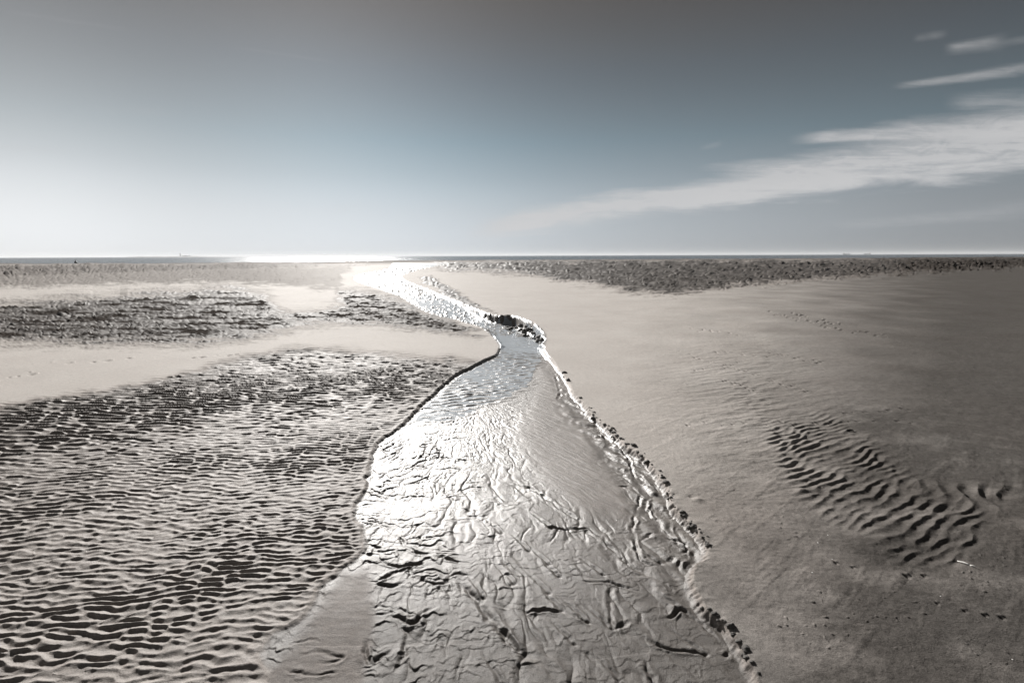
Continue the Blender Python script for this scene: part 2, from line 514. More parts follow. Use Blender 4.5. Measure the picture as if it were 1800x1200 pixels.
def terrain(x, y):
    """height and wetness of the tidal flat at world points"""
    x = x.astype(np.float32)
    y = y.astype(np.float32)
    r = np.hypot(x, y)
    dz = np.maximum(y * F[1] + (-CAM_H) * F[2], 0.35)
    u = 900 + FPX * (x * Rv[0] + y * Rv[1] - CAM_H * Rv[2]) / dz
    v = 600 - FPX * (x * Uv[0] + y * Uv[1] - CAM_H * Uv[2]) / dz
    v = np.clip(v, 440, 1390)
    u = np.clip(u, -690, 2480)
    z = np.zeros_like(x)

    # --- broad undulation
    z += 0.020 * fbm(x / 2.7, y / 2.7, 3, 21) * sst(r, 1.0, 4.0)
    z += 0.05 * fbm(x / 9.0, y / 9.0, 2, 24) * sst(r, 8.0, 30.0)
    grow = sst(x, 2.5, 8.0) * sst(y, 2.0, 8.0) * (1 - sst(r, 20, 60))
    z += 0.10 * grow

    # --- ripple field on the left
    jag = 9.0 * fbm(u / 42, v / 16, 3, 31)
    zr = bil(Z_RIPPLE, u, v) + jag
    mrip = sst(zr, -4, 16)
    st_in = inside(x, y, STREAM_POLY)
    near = (r < 80) & (y > -1.5)
    dl = np.full(x.shape, 9.0, np.float32)
    dr = np.full(x.shape, 9.0, np.float32)
    hl = np.full(x.shape, .05, np.float32)
    hr = np.full(x.shape, .07, np.float32)
    idx = np.nonzero(near)[0]
    d_, e_, _, al = poly_dist(x[idx], y[idx], LE.astype(np.float32))
    dl[idx], hl[idx] = d_, e_[:, 0]
    d_, e_, _, ar = poly_dist(x[idx], y[idx], RE.astype(np.float32))
    dr[idx], hr[idx] = d_, e_[:, 0]
    wob = 0.024 * fbm(x / .22, y / .2, 4, 41) * sst(r, 1, 3)
    dist = np.minimum(dl, dr)
    sgn = np.where(st_in, dist, -dist) + wob * sst(dist, 0.2, 0.0)

    mr = mrip * sst(sgn, 0.03, -0.05)
    i = np.nonzero((mr > 0.004) & (r < 40))[0]
    xx, yy, rr = x[i], y[i], r[i]
    wx = xx + 0.035 * fbm(xx / .3, yy / .25, 2, 51)
    wy = yy + 0.035 * fbm(xx / .28, yy / .2, 2, 55) + 0.012 * perlin(xx / .09, yy / .08, 58)
    hrip = np.zeros_like(xx)
    bands = [(0.061, 1.9, 0.0), (0.052, 3.0, 0.0), (0.062, 4.8, 0.0), (0.098, 7.5, 0.0), (0.19, 12, 0.0)]
    lr = np.log(rr)
    cen = [math.log(b[1]) for b in bands]
    for k, (lam, rc, _) in enumerate(bands):
        w = np.ones_like(rr)
        if k > 0:
            w = w * sst(lr, cen[k - 1], cen[k])
        if k < len(bands) - 1:
            w = w * (1 - sst(lr, cen[k], cen[k + 1]))
        j = np.nonzero(w > 0.01)[0]
        if len(j) == 0:
            continue
        ph, am = wavefield(wx[j], wy[j], lam, math.radians(94 - 9 * (k == 0) - 4 * (k == 1)), math.radians(23), 0.24, 100 + k)
        hrip[j] += w[j] * lam * (0.185 if k < 3 else .235) * crest(ph, 0.45) * np.clip(am * 1.6, 0.4, 1.1)
    # crescentic larger ridges running up to the right
    ph, am = wavefield(wx, wy, 0.21, math.radians(121), math.radians(15), 0.25, 140)
    big = ripple(ph, 0.5) * np.clip(am, 0, 1.3)
    hrip += 0.0048 * big * np.clip(.3 + 1.3 * fbm(xx / .6, yy / .6, 2, 66), 0, 1.3) * sst(rr, 12, 6)
    hrip *= 0.62 + 0.5 * np.clip(0.5 + fbm(xx / .7, yy / .5, 2, 61), 0, 1) + 0.2 * big
    hrip += 0.004 * fbm(xx / .05, yy / .05, 2, 64) * sst(rr, 7, 3)
    z[i] += mr[i] * (hrip - 0.012)
    z += 0.0

    # --- far rough ground: bedforms that grow with distance
    ju = 26 * fbm(u / 60, v / 10, 3, 71)
    jv = 8 * fbm(u / 55, v / 8, 4, 72) + 5 * perlin(u / 9, v / 2.2, 73) * sst(v, 460, 540)
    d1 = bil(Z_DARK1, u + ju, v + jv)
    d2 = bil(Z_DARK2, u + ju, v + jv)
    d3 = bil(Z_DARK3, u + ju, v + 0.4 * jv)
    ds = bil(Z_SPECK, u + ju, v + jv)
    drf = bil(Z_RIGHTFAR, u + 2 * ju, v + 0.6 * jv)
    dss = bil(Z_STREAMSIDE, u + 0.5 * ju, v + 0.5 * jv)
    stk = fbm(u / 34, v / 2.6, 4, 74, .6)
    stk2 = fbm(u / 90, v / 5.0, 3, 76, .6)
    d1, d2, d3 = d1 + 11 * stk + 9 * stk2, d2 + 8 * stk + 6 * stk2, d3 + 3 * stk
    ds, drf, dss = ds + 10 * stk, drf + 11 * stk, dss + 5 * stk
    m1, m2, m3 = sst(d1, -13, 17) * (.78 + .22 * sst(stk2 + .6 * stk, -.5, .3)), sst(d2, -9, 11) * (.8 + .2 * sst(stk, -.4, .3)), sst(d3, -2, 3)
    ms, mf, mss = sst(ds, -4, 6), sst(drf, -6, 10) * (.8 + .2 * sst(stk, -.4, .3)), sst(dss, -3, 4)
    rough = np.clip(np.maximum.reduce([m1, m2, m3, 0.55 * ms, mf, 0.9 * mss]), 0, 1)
    rough = rough * sst(sgn, 0.1, -0.25)
    i = np.nonzero((rough > 0.01) & (r > 6) & (r < 500))[0]
    uu, vv, rr = u[i], v[i], r[i]
    lr_ = np.log(rr)
    wu = uu + 5 * perlin(uu / 14, vv / 6, 84)
    wv = vv + 2.2 * perlin(uu / 18, vv / 6, 85)
    ph, am = wavefield(wu / 3.2, wv, 3.2, math.radians(-90), math.radians(36), .35, 86)
    ph2, am2 = wavefield(wu / 3.2, wv, 2.6, math.radians(-90), math.radians(38), .35, 87)
    near_ = sst(vv, 500, 560)
    bump = near_ * ripple(ph, .6) * np.clip(am, .2, 1.3) + (1 - near_) * ripple(ph2, .6) * np.clip(am2, .2, 1.3)
    bump = bump * (.65 + .8 * np.clip(.5 + fbm(uu / 40, vv / 9, 2, 83), 0, 1))
    amp_ = .72 * np.minimum(.00024 * rr * rr, .0034 * rr) * (.25 + .75 * sst(vv, 452, 466))
    z[i] += rough[i] * bump * np.minimum(amp_, .35)
    # low scarp on the far left bar
    sc = np.array([(-300, 560), (-60, 545), (0, 537), (80, 529), (150, 523), (230, 517), (300, 512)], float)
    i = np.nonzero((u < 330) & (v < 575) & (v > 500))[0]
    d_, _, s_, _ = poly_dist(u[i], v[i], catmull(sc, 8).astype(np.float32))
    sd_ = d_ * s_ + 3.5 * fbm(u[i] / 40, v[i] / 9, 3, 88)
    fall = sst(u[i], 330, 150)
    z[i] += 0.12 * fall * np.clip(.4 + 1.5 * perlin(u[i] / 55, v[i] * 0, 89), 0, 1) * sst(-sd_, -1.2, 1.2) * sst(-sd_, 26, 3)

    # --- ripple patches on the right-hand sand
    def patch(Zr, lam, ang, amp, soft, seed, rise=0.4, spread=14):
        q = bil(Zr, u + 10 * fbm(u / 50, v / 30, 2, seed), v + 6 * fbm(u / 40, v / 22, 2, seed + 1))
        m = sst(q, -soft * .4, soft)
        k = np.nonzero(m > 0.01)[0]
        xx, yy = x[k], y[k]
        ax = xx + .06 * perlin(xx / .45, yy / .4, seed + 3)
        ay = yy + .03 * perlin(xx / .32, yy / .4, seed + 4) + .018 * perlin(xx / .12, yy / .12, seed + 5)
        ph, am = wavefield(ax, ay, lam, math.radians(ang), math.radians(spread), .16, seed + 6)
        z[k] += m[k] * amp * np.clip(.85 + .5 * fbm(xx / .4, yy / .4, 2, seed + 8), .45, 1.15) * (crest(ph, rise) * np.clip(am * 1.2, .25, 1.2) - .45)
        return m
    patch(Z_PATCH + 34, .077, 117, .0118, 30, 200, 0.42, 13)
    patch(Z_PATCH2, .13, 138, .017, 26, 220, 0.40, 16)
    patch(Z_PATCH3, .12, 118, .0085, 50, 240, 0.45, 28)
    # a low hump beside the patch
    for (pu, pv, rad, hh) in [(1530, 955, .16, .022), (1560, 945, .10, .014), (1400, 815, .12, -.010), (1660, 972, .12, -.012), (1355, 852, .10, .012), (1410, 862, .05, .016), (1228, 878, .035, .012), (1215, 873, .02, -.006)]:
        p = ground_pt(pu, pv)
        z += hh * np.exp(-((x - p[0]) ** 2 + (y - p[1]) ** 2) / rad ** 2)
    # soft swash texture on the smooth sand
    outside = sst(sgn, 0.05, -0.25) * (1 - mrip)
    rt = sst(u, 940, 1260) * outside
    z += rt * sst(r, 9, 4) * .0045 * sst(perlin(x / .028, y / .028, 90), .52, .8) * sst(fbm(x / .5, y / .5, 2, 91), -.1, .35)
    z += rt * sst(r, 9, 4) * (.0022 * fbm(x / .035, y / .035, 3, 93) + .010 * np.clip(fbm((x + .9 * y) / .9, (y - .9 * x) / .16, 3, 94) - .1, 0, 1))
    z += rt * sst(r, 30, 8) * (0.008 * fbm(x / .42, y / .42, 3, 95) + .0025 * fbm(x / .07, y / .1, 2, 98))
    w3 = sst(bil(Z_PATCH3, u, v), -140, 10) * rt
    z += w3 * 0.012 * np.maximum(fbm((x + .5 * y) / .5, (y - .4 * x) / .13, 3, 97), -.2)
    for pu, pv, s in tracks():
        k = np.nonzero((np.abs(u - pu) < 12) & (np.abs(v - pv) < 9))[0]
        if len(k) == 0:
            continue
        p = ground_pt(pu, pv)
        rr = math.hypot(p[0], p[1])
        sx = .010 * s * max(1, rr / 5)
        sy = .012 * s * max(1, rr / 3.2)
        q = ((x[k] - p[0]) / sx) ** 2 + ((y[k] - p[1]) / sy) ** 2
        q2 = ((x[k] - p[0] - sx * 1.2) / sx) ** 2 + ((y[k] - p[1] - sy) / sy) ** 2
        z[k] += .012 * max(1, rr / 5) * s * (-np.exp(-q) + .6 * np.exp(-q2))

    # --- the stream bed
    wl = 1.0 / (dl + 0.02)
    wr = 1.0 / (dr + 0.02)
    depth = ((.34 + .10 * sst(r, 4, 9)) * hl * (1 - .5 * sst(v, 930, 1060)) * wl + hr * (1 - .38 * sst(r, 9.5, 7.5)) * wr) / (wl + wr)
    bank = sst(sgn + .022 * fbm(x / .07, y / .07, 3, 43) * sst(r, 9, 5) + sst(r, 7, 11) * sst(r, 40, 15) * (.16 * fbm(x / .45, y / .9, 4, 45, .62) - .05), -0.004, 0.045 + .12 * sst(r, 8, 12))
    upper = sst(bil(Z_UPPER, u, v), -25, 25)
    bar = sst(bil(Z_BAR, u + 12 * fbm(u / 30, v / 30, 3, 301), v), -18, 22)
    beach = sst(bil(Z_BEACH, u + 14 * fbm(u / 40, v / 40, 2, 303), v), -10, 16)
    mid = sst(bil(Z_MID, u, v), -40, 40)
    base = -depth * bank
    base += bank * 0.009 * bar * sst(r, 14, 8) * sst(sgn, .02, .3)
    det = np.zeros_like(x)
    i = np.nonzero((sgn > -0.01) & near)[0]
    xx, yy, rr = x[i], y[i], r[i]
    fx, fy = xx - FAN_C[0], yy - FAN_C[1]
    fr = np.hypot(fx, fy)
    fa = np.arctan2(fx, -fy)
    inn = sst(sgn[i], 0.0, 0.08)
    # stepped micro-scarps: sheets of sand a few millimetres thick, each with its own eroded edge
    qx = xx + .10 * fbm(xx / .30, yy / .3, 4, 311)
    qy = yy + .10 * fbm(xx / .30, yy / .3, 4, 315)
    plain = (1 - .85 * bar[i]) * (1 - .93 * beach[i])
    zone_s = np.clip(.5 + 1.3 * fbm(xx / .5, yy / .6, 2, 319), 0, 1)
    # flow coordinates: across and along the water, which spreads from the middle of the bed
    fal = np.log(fr + .35)
    ca = fa * 1.0 + .085 * fbm(fx / .34, fy / .45, 3, 311)
    cb = fal * 1.0 + .085 * fbm(fx / .30, fy / .35, 3, 315)
    hgt = np.zeros_like(xx)

    def lobes(na, k, w0):
        q_ = na * k
        fl = np.floor(q_)
        return (fl + sst(q_ - fl, w0, 1.0)) / k
    n2_ = fbm(ca * 14 + 5, cb * 8.0, 3, 325, .5)
    amt = plain * (1 - .85 * upper[i])
    # low steps that all drop downstream, like small deltas: gentle back, sharp lobed front
    left_ = sst(fa, .20, -.10)

    def steps(lam, warp, sc, seed, sharp):
        t_ = fr / lam + warp * fbm(fx / sc, fy / (1.25 * sc), 3, seed, .5) + .8 * fbm(fx / (3 * sc), fy / (3 * sc), 2, seed + 4)
        t_ = t_ - np.floor(t_)
        return np.where(t_ < sharp, (t_ / sharp) ** 1.3, 1 - sst(t_, sharp, 1.0))
    s1 = np.clip(.45 + 1.7 * fbm(xx / .28, yy / .28, 3, 317), 0, 1.1)
    s2 = np.clip(.40 + 1.9 * fbm(xx / .16, yy / .16, 3, 318), 0, 1.1)
    hgt += amt * (.25 + .75 * left_) * .0085 * s1 * steps(.125, 1.35, .15, 353, .86)
    hgt += amt * (.35 + .65 * left_) * .0046 * s2 * steps(.058, 1.2, .075, 357, .82)
    hgt += amt * .0035 * lobes(n2_, 3.0, .82)
    # feathery rills: narrow grooves that branch and die out
    cf = fa + .020 * fbm(fx / .22, fy / .3, 3, 387) + .035 * fbm(fx / .8, fy / .8, 2, 388)
    r1 = 1 - np.abs(fbm(cf * 11 + 2, fal * 3.4, 3, 337, .5)) * 7.5
    r2 = 1 - np.abs(fbm(cf * 25 + 7, fal * 6.0, 3, 339, .5)) * 6.0
    g1 = np.clip(fbm(xx / .45, yy / .45, 2, 333) * 1.6 + .35, 0, 1)
    g2 = np.clip(fbm(xx / .30, yy / .30, 2, 334) * 1.6 + .35, 0, 1)
    hgt -= amt * (.0108 * np.clip(r1, 0, 1) ** 1.5 * g1 + .0060 * np.clip(r2, 0, 1) ** 1.5 * g2) * sst(fr, .15, 1.1)
    # fan of fine rills spreading downstream
    nf = fbm(fa * 7 + .5 * fbm(fx / .3, fy / .3, 3, 330), np.log(fr + .15) * 5.5, 4, 331, .6)
    rills = -np.maximum(0, nf - .05) ** .8
    fan = sst(fr, .5, 1.4) * sst(fa, -.04, .14) * (1 - beach[i])
    hgt += .010 * rills * fan * (1 - .6 * bar[i]) * np.clip(.45 + 1.2 * fbm(xx / .35, yy / .35, 2, 333), 0, 1)
    hgt += .0016 * fbm(fa * 24 + .6 * perlin(fx / .2, fy / .2, 336), np.log(fr + .2) * 9, 2, 335) * sst(fr, .3, .9) * (.35 + .65 * fan) * (1 - .5 * bar[i]) * (1 - .8 * beach[i])
    # current ripples up the stream
    cx = xx + .06 * fbm(xx / .4, yy / .4, 2, 341)
    cy = yy + .06 * fbm(xx / .3, yy / .3, 2, 343)
    ph, am = wavefield(cx, cy, .13, math.radians(104), math.radians(38), .4, 345)
    hgt += .0175 * (ripple(ph, .4) - .4) * np.clip(am, .2, 1.2) * upper[i] * (1 - .75 * bar[i]) * sst(rr, 3.4, 5.0)
    farst = sst(rr, 9, 14)
    hgt += farst * .0030 * rr * (perlin(u[i] / 8, v[i] / 2.2, 347) + .6 * perlin(u[i] / 3.5, v[i] / 1.6, 348)) * (1 - .5 * upper[i])
    bx_, by_ = xx * .83 + yy * .55, -xx * .55 + yy * .83
    hgt += bar[i] * .0035 * fbm(bx_ / .05 + .5 * perlin(xx / .2, yy / .2, 382), by_ / .55, 4, 383, .6)
    hgt += beach[i] * .0022 * fbm(xx / .12, yy / .05, 3, 384)
    # slumped blocks under the right bank
    slump = sst(rr, 1.9, 3.0) * sst(dr[i], .45, .08) * sst(rr, 11, 8) * sst(v[i], 640, 740)
    ph, am = wavefield(qx, qy, .15, math.radians(35), math.radians(40), .35, 351)
    hgt += slump * .017 * (ripple(ph, .4) - .2) * np.clip(am, .2, 1.3)
    det[i] = hgt * inn
    for pu, pv in PITS:
        p = ground_pt(pu, pv)
        k = np.nonzero((np.abs(x - p[0]) < .30) & (np.abs(y - p[1]) < .30))[0]
        ex_, ey_ = x[k] - p[0], y[k] - p[1]
        dd_ = math.hypot(p[0] - FAN_C[0], p[1] - FAN_C[1])
        ux, uy = (p[0] - FAN_C[0]) / dd_ * .8 + .35, (p[1] - FAN_C[1]) / dd_ * .8
        n_ = math.hypot(ux, uy)
        ux, uy = ux / n_, uy / n_
        al_ = ex_ * ux + ey_ * uy
        ac_ = ex_ * uy - ey_ * ux + .008 * perlin(ex_ / .05, ey_ / .05, 377)
        sc_ = math.hypot(p[0], p[1]) / 2.6
        det[k] += -.013 * sc_ * np.exp(-(al_ / (.016 * sc_)) ** 2 - (ac_ / (.011 * sc_)) ** 2)
        tail = sst(-al_, -.005, .03) * sst(-al_, .26, .03)
        det[k] += -.0055 * tail * np.exp(-(ac_ / .009) ** 2) + .003 * tail * np.exp(-((np.abs(ac_) - .02) / .009) ** 2)
    for pl, w, dep in GULLIES:
        C = np.array([ground_pt(a, b)[:2] for a, b in catmull(np.array(pl, float), 8)])
        a, b = C.min(0) - 10 * w - .08, C.max(0) + 10 * w + .08
        k = np.nonzero((x > a[0]) & (x < b[0]) & (y > a[1]) & (y < b[1]) & (r < 20))[0]
        if len(k) == 0:
            continue
        gx = x[k] + .026 * fbm(x[k] / .09, y[k] / .09, 3, 371)
        gy = y[k] + .026 * fbm(x[k] / .09, y[k] / .09, 3, 373)
        vary = np.clip(.5 + 1.1 * perlin(gx / .13, gy / .13, 375), .05, 1.2)
        w = w * .8
        d_, _, s_, arc = poly_dist(gx, gy, C.astype(np.float32))
        tot = np.linalg.norm(np.diff(C, axis=0), axis=1).sum()
        tap = sst(arc, -.01, .18 * tot) * sst(arc, tot + .01, .85 * tot)
        det[k] += .75 * vary * tap * (-dep * np.exp(-(d_ / w) ** 2) + .45 * dep * np.exp(-((d_ - 2.0 * w) / (1.1 * w)) ** 2))
    z += base + det
    # crumbled lip of the banks
    lip = sst(sgn, -0.10, -0.005) * (1 - bank)
    z += lip * .007 * fbm(x / .09, y / .07, 3, 381) * sst(r, 12, 6)

    # --- the flat dips under the sea
    hv = np.interp(u, [-700, 0, 150, 300, 500, 620, 720, 800, 950, 1300, 1500, 1800, 2500], [9, 9, 9.5, 10, 9, 8, 6.5, 6.5, 6.5, 6.5, 6.0, 4.5, 4])
    hor = 453.0 - 0.00385 * u
    below = v - hor - hv + 1.2 * fbm(u / 120, v / 3, 3, 391)
    shore = sst(below, 0.6, -1.6)
    z = z * (1 - .8 * shore) - 1.6 * shore * sst(r, 60, 120) - 1.2 * sst(r, 500, 900)

    # --- wetness 0 dry .. 1 soaked
    wet = 0.10 + 0.10 * fbm(x / 1.3, y / 1.3, 3, 401)
    wet = wet + 0.10 * rt * sst(v, 600, 1000)
    wet = np.maximum(wet, 0.50 * mrip)
    wet = np.maximum(wet, np.maximum.reduce([.70 * m1, .72 * m2, .33 * m3, .22 * ms, .75 * mf, .75 * mss]))
    wet = np.maximum(wet, .26 * sst(below, 5, 0))
    sw = (0.90 - .20 * bar - .34 * beach) * sst(sgn, -.02, .05)
    wet = np.where(sgn > -.02, np.maximum(sw, wet * (1 - bank)), wet)
    wet = np.clip(wet, 0, 1)
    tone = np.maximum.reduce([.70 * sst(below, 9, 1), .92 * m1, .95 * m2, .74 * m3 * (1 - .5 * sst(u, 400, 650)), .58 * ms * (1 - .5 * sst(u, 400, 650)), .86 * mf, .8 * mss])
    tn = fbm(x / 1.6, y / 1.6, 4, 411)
    falloff = sst(u + 120 * tn + .20 * (v - 600), 1030, 1700) * (1 - mrip)  # light falloff to the right and towards the viewer, painted into the sand colour
    falloff = np.maximum(falloff, .74 * sst(v + 70 * tn, 690, 1130) * sst(u, 900, 1250) )
    falloff = np.clip(falloff + falloff * .45 * sst(r, 9, 4) * fbm(x / .5, y / .35, 4, 412, .6), 0, 1)
    tone = np.clip(np.maximum(tone, np.maximum(falloff * (1 - bank), np.maximum(np.maximum(mrip * (.17 + .17 * sst(r, 4, 9)), .55 * bank * sst(r, 12, 20)), .48 * bank * np.maximum(.65 * beach, sst(v + 60 * tn, 830, 1150))))), 0, 1)
    film = sst(upper + .35 * fbm(x / .25, y / .4, 3, 421), .05, .95) * sst(sgn, .02, .12) * (1 - sst(bar, .2, .6))
    film = np.maximum(film, sst(sgn, .05, .3) * sst(r, 11, 14) * (1 - .9 * sst(r, 16, 26) * sst(stk + .3 * perlin(u / 6, v / 2, 422), .12, -.12)))
    return z, wet, tone, sgn, base, film, u, v


# ------------------------------------------------------------------ grid
cols_u = np.arange(-330, 2131, 1.1)
az = np.arctan((cols_u - 900) / FPX)
side = np.array([1.5, 4, 8, 14, 22, 32, 44, 58, 74, 90, 106, 118]) * math.pi / 180
az = np.concatenate([az, az[-1] + side])
NV_rows = np.concatenate([np.arange(1400, 1000, -1.0), np.arange(1000, 600, -0.55), np.arange(600, 456.0, -0.8)])
th = np.arctan((NV_rows - 600) / FPX) + PITCH
rows = CAM_H / np.tan(th)
inner = np.array([0.02, 0.2, 0.4, 0.6, 0.8, 1.0])
inner = inner[inner < rows[0] - 0.05]
outer = np.geomspace(rows[-1] * 1.02, 30000, 90)
rows = np.concatenate([inner, rows, outer])
NC, NR = len(az), len(rows)
A, RR = np.meshgrid(az, rows)
GX = (RR * np.sin(A)).ravel()
GY = (RR * np.cos(A)).ravel()
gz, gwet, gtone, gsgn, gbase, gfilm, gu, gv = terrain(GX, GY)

ii = np.arange(NR * NC).reshape(NR, NC)
nxt = np.roll(ii, -1, axis=1)
quads = np.stack([ii[:-1], nxt[:-1], nxt[1:], ii[1:]], -1).reshape(-1, 4)[:, ::-1].astype(np.int32)


def grid_object(name, verts, faces, mat, attrs=None):
    used = np.unique(faces)
    remap = np.full(len(verts), -1, np.int32)
    remap[used] = np.arange(len(used), dtype=np.int32)
    vs = np.ascontiguousarray(verts[used], np.float32)
    fs = remap[faces]
    me = bpy.data.meshes.new(name)
    me.vertices.add(len(vs))
    me.vertices.foreach_set('co', vs.ravel())
    me.loops.add(fs.size)
    me.loops.foreach_set('vertex_index', fs.ravel())
    me.polygons.add(len(fs))
    me.polygons.foreach_set('loop_start', np.arange(0, fs.size, 4, dtype=np.int32))
    me.polygons.foreach_set('use_smooth', np.ones(len(fs), bool))
    me.update(calc_edges=True)
    for k, a in (attrs or {}).items():
        at = me.attributes.new(k, 'FLOAT', 'POINT')
        at.data.foreach_set('value', np.ascontiguousarray(a[used], np.float32))
    me.materials.append(mat)
    o = bpy.data.objects.new(name, me)
    COL.objects.link(o)
    return o


# ------------------------------------------------------------------ materials
def new_mat(name):
    m = bpy.data.materials.new(name)
    m.use_nodes = True
    g = NT(m.node_tree)
    out = g.n('ShaderNodeOutputMaterial')
    bs = g.n('ShaderNodeBsdfPrincipled')
    g.link(bs.outputs[0], out.inputs[0])
    return m, g, bs


def sand_material():
    m, g, bs = new_mat("sand")
    at = g.n('ShaderNodeAttribute', attribute_name='wet')
    wet = at.outputs['Fac']
    geo = g.n('ShaderNodeNewGeometry')
    pos = geo.outputs['Position']
    n_big = g.noise(pos, 1.1, 5, 0.6)
    n_mid = g.noise(pos, 14.0, 5, 0.65)
    n_fine = g.noise(pos, 220.0, 3, 0.7)
    wet_n = g.m('ADD', wet, g.m('MULTIPLY', g.m('SUBTRACT', n_big, 0.5), 0.18), clamp=True)
    ramp = g.n('ShaderNodeValToRGB')
    e = ramp.color_ramp.elements
    e[0].position, e[0].color = 0.0, (0.57, 0.535, 0.50, 1)
    e[1].position, e[1].color = 1.0, (0.172, 0.156, 0.140, 1)
    q = e.new(0.30)
    q.color = (0.43, 0.386, 0.352, 1)
    q = e.new(0.65)
    q.color = (0.242, 0.213, 0.192, 1)
    g.link(wet_n, ramp.inputs[0])
    var = g.m('ADD', g.m('ADD', g.ramp(n_mid, 0.25, 0.75, -0.08, 0.08), g.ramp(g.noise(pos, 48.0, 3, 0.6), .3, .7, -.10, .10)), g.ramp(n_fine, 0.3, 0.7, -0.30, 0.30))
    n_grit = g.noise(pos, 95.0, 2, 0.5)
    n_patch = g.noise(pos, 2.6, 3, 0.6)
    grit = g.m('MULTIPLY', g.ramp(n_grit, .66, .74), g.ramp(n_patch, .42, .62))
    pale = g.ramp(g.noise(pos, 130.0, 1, 0.5), .74, .79)
    var = g.m('ADD', var, g.m('SUBTRACT', g.m('MULTIPLY', pale, .55), g.m('MULTIPLY', grit, .45)))
    val = g.m('ADD', var, 1.0)
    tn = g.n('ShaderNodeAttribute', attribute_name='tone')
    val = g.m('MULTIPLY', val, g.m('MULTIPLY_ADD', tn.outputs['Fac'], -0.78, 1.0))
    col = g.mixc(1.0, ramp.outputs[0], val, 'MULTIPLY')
    g.link(col, bs.inputs['Base Color'])
    rgh = g.curve(wet_n, [(0.0, 0.86), (0.3, 0.76), (0.5, 0.62), (0.7, 0.50), (0.88, 0.42), (1.0, 0.38)])
    rgh = g.m('ADD', rgh, g.ramp(n_mid, 0.3, 0.7, -0.05, 0.05))
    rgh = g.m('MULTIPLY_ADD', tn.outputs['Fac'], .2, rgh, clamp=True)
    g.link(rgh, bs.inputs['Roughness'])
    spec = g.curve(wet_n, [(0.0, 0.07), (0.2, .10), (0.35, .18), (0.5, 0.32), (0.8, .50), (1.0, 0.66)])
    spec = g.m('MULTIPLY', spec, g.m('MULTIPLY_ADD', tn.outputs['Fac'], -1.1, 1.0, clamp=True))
    g.link(spec, bs.inputs['Specular IOR Level'])
    b1 = g.n('ShaderNodeBump')
    b1.inputs['Strength'].default_value = 0.8
    b1.inputs['Distance'].default_value = 0.004
    g.link(g.noise(pos, 160.0, 4, 0.7), b1.inputs['Height'])
    b2 = g.n('ShaderNodeBump')
    b2.inputs['Strength'].default_value = 0.06
    b2.inputs['Distance'].default_value = 0.02
    g.link(g.noise(pos, 26.0, 4, 0.6), b2.inputs['Height'])
    g.link(b1.outputs[0], b2.inputs['Normal'])
    g.link(b2.outputs[0], bs.inputs['Normal'])
    return m


def water_material(name, base, rough, scale, strength, dist, spec=0.5):
    m, g, bs = new_mat(name)
    bs.inputs['Specular IOR Level'].default_value = spec
    bs.inputs['Base Color'].default_value = base
    bs.inputs['Roughness'].default_value = rough
    bs.inputs['IOR'].default_value = 1.33
    geo = g.n('ShaderNodeNewGeometry')
    mp = g.n('ShaderNodeMapping')
    mp.inputs['Scale'].default_value = scale
    g.link(geo.outputs['Position'], mp.inputs[0])
    b = g.n('ShaderNodeBump')
    b.inputs['Strength'].default_value = strength
    b.inputs['Distance'].default_value = dist
    g.link(g.noise(mp.outputs[0], 1.0, 5, 0.6, 0.4), b.inputs['Height'])
    g.link(b.outputs[0], bs.inputs['Normal'])
    return m


M_SAND = sand_material()
M_STREAM = water_material("stream_water", (0.42, 0.45, 0.48, 1), 0.3, (3.0, 9.0, 1), 0.6, 0.03, 0.28)
M_SEA = water_material("sea_water", (0.045, 0.06, 0.075, 1), 0.22, (0.25, 0.6, 1), 1.0, 0.5, 0.11)
M_POOL = water_material("pool_water", (0.10, 0.11, 0.12, 1), 0.06, (0.5, 0.5, 1), 0.05, 0.05)


def simple_mat(name, col, rough=0.8, var=0.25, scale=8.0, bump=0.0):
    m, g, bs = new_mat(name)
    tc = g.n('ShaderNodeTexCoord')
    n = g.noise(tc.outputs['Object'], scale, 5, 0.6)
    f = g.ramp(n, 0.25, 0.75, 1 - var, 1 + var)
    g.link(g.mixc(1.0, (*col, 1), f, 'MULTIPLY'), bs.inputs['Base Color'])
    bs.inputs['Roughness'].default_value = rough
    if bump:
        b = g.n('ShaderNodeBump')
        b.inputs['Strength'].default_value = 0.6
        b.inputs['Distance'].default_value = bump
        g.link(n, b.inputs['Height'])
        g.link(b.outputs[0], bs.inputs['Normal'])
    return m


# ------------------------------------------------------------------ ground, stream bed, stream, sea
V = np.stack([GX, GY, gz], 1)
fs_in = (gsgn[quads] > 0.045).all(1) & (gv[quads] > 470).all(1)
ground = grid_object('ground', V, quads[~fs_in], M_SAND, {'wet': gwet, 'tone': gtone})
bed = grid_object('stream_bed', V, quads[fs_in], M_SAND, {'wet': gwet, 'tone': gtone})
wz = gbase + 0.006 + 0.002 * np.sin(0)
fw = (gfilm[quads] > 0.02).all(1) & (gsgn[quads] > 0.03).all(1) & (gv[quads] > 462).all(1)
WV = np.stack([GX, GY, wz + 0.004 * fbm(GX / .35, GY / .25, 2, 501) + sst(np.hypot(GX, GY), 9, 20) * .004 - .030 * sst(gfilm, .75, .0)], 1)
stream = grid_object('stream', WV, quads[fw], M_STREAM)
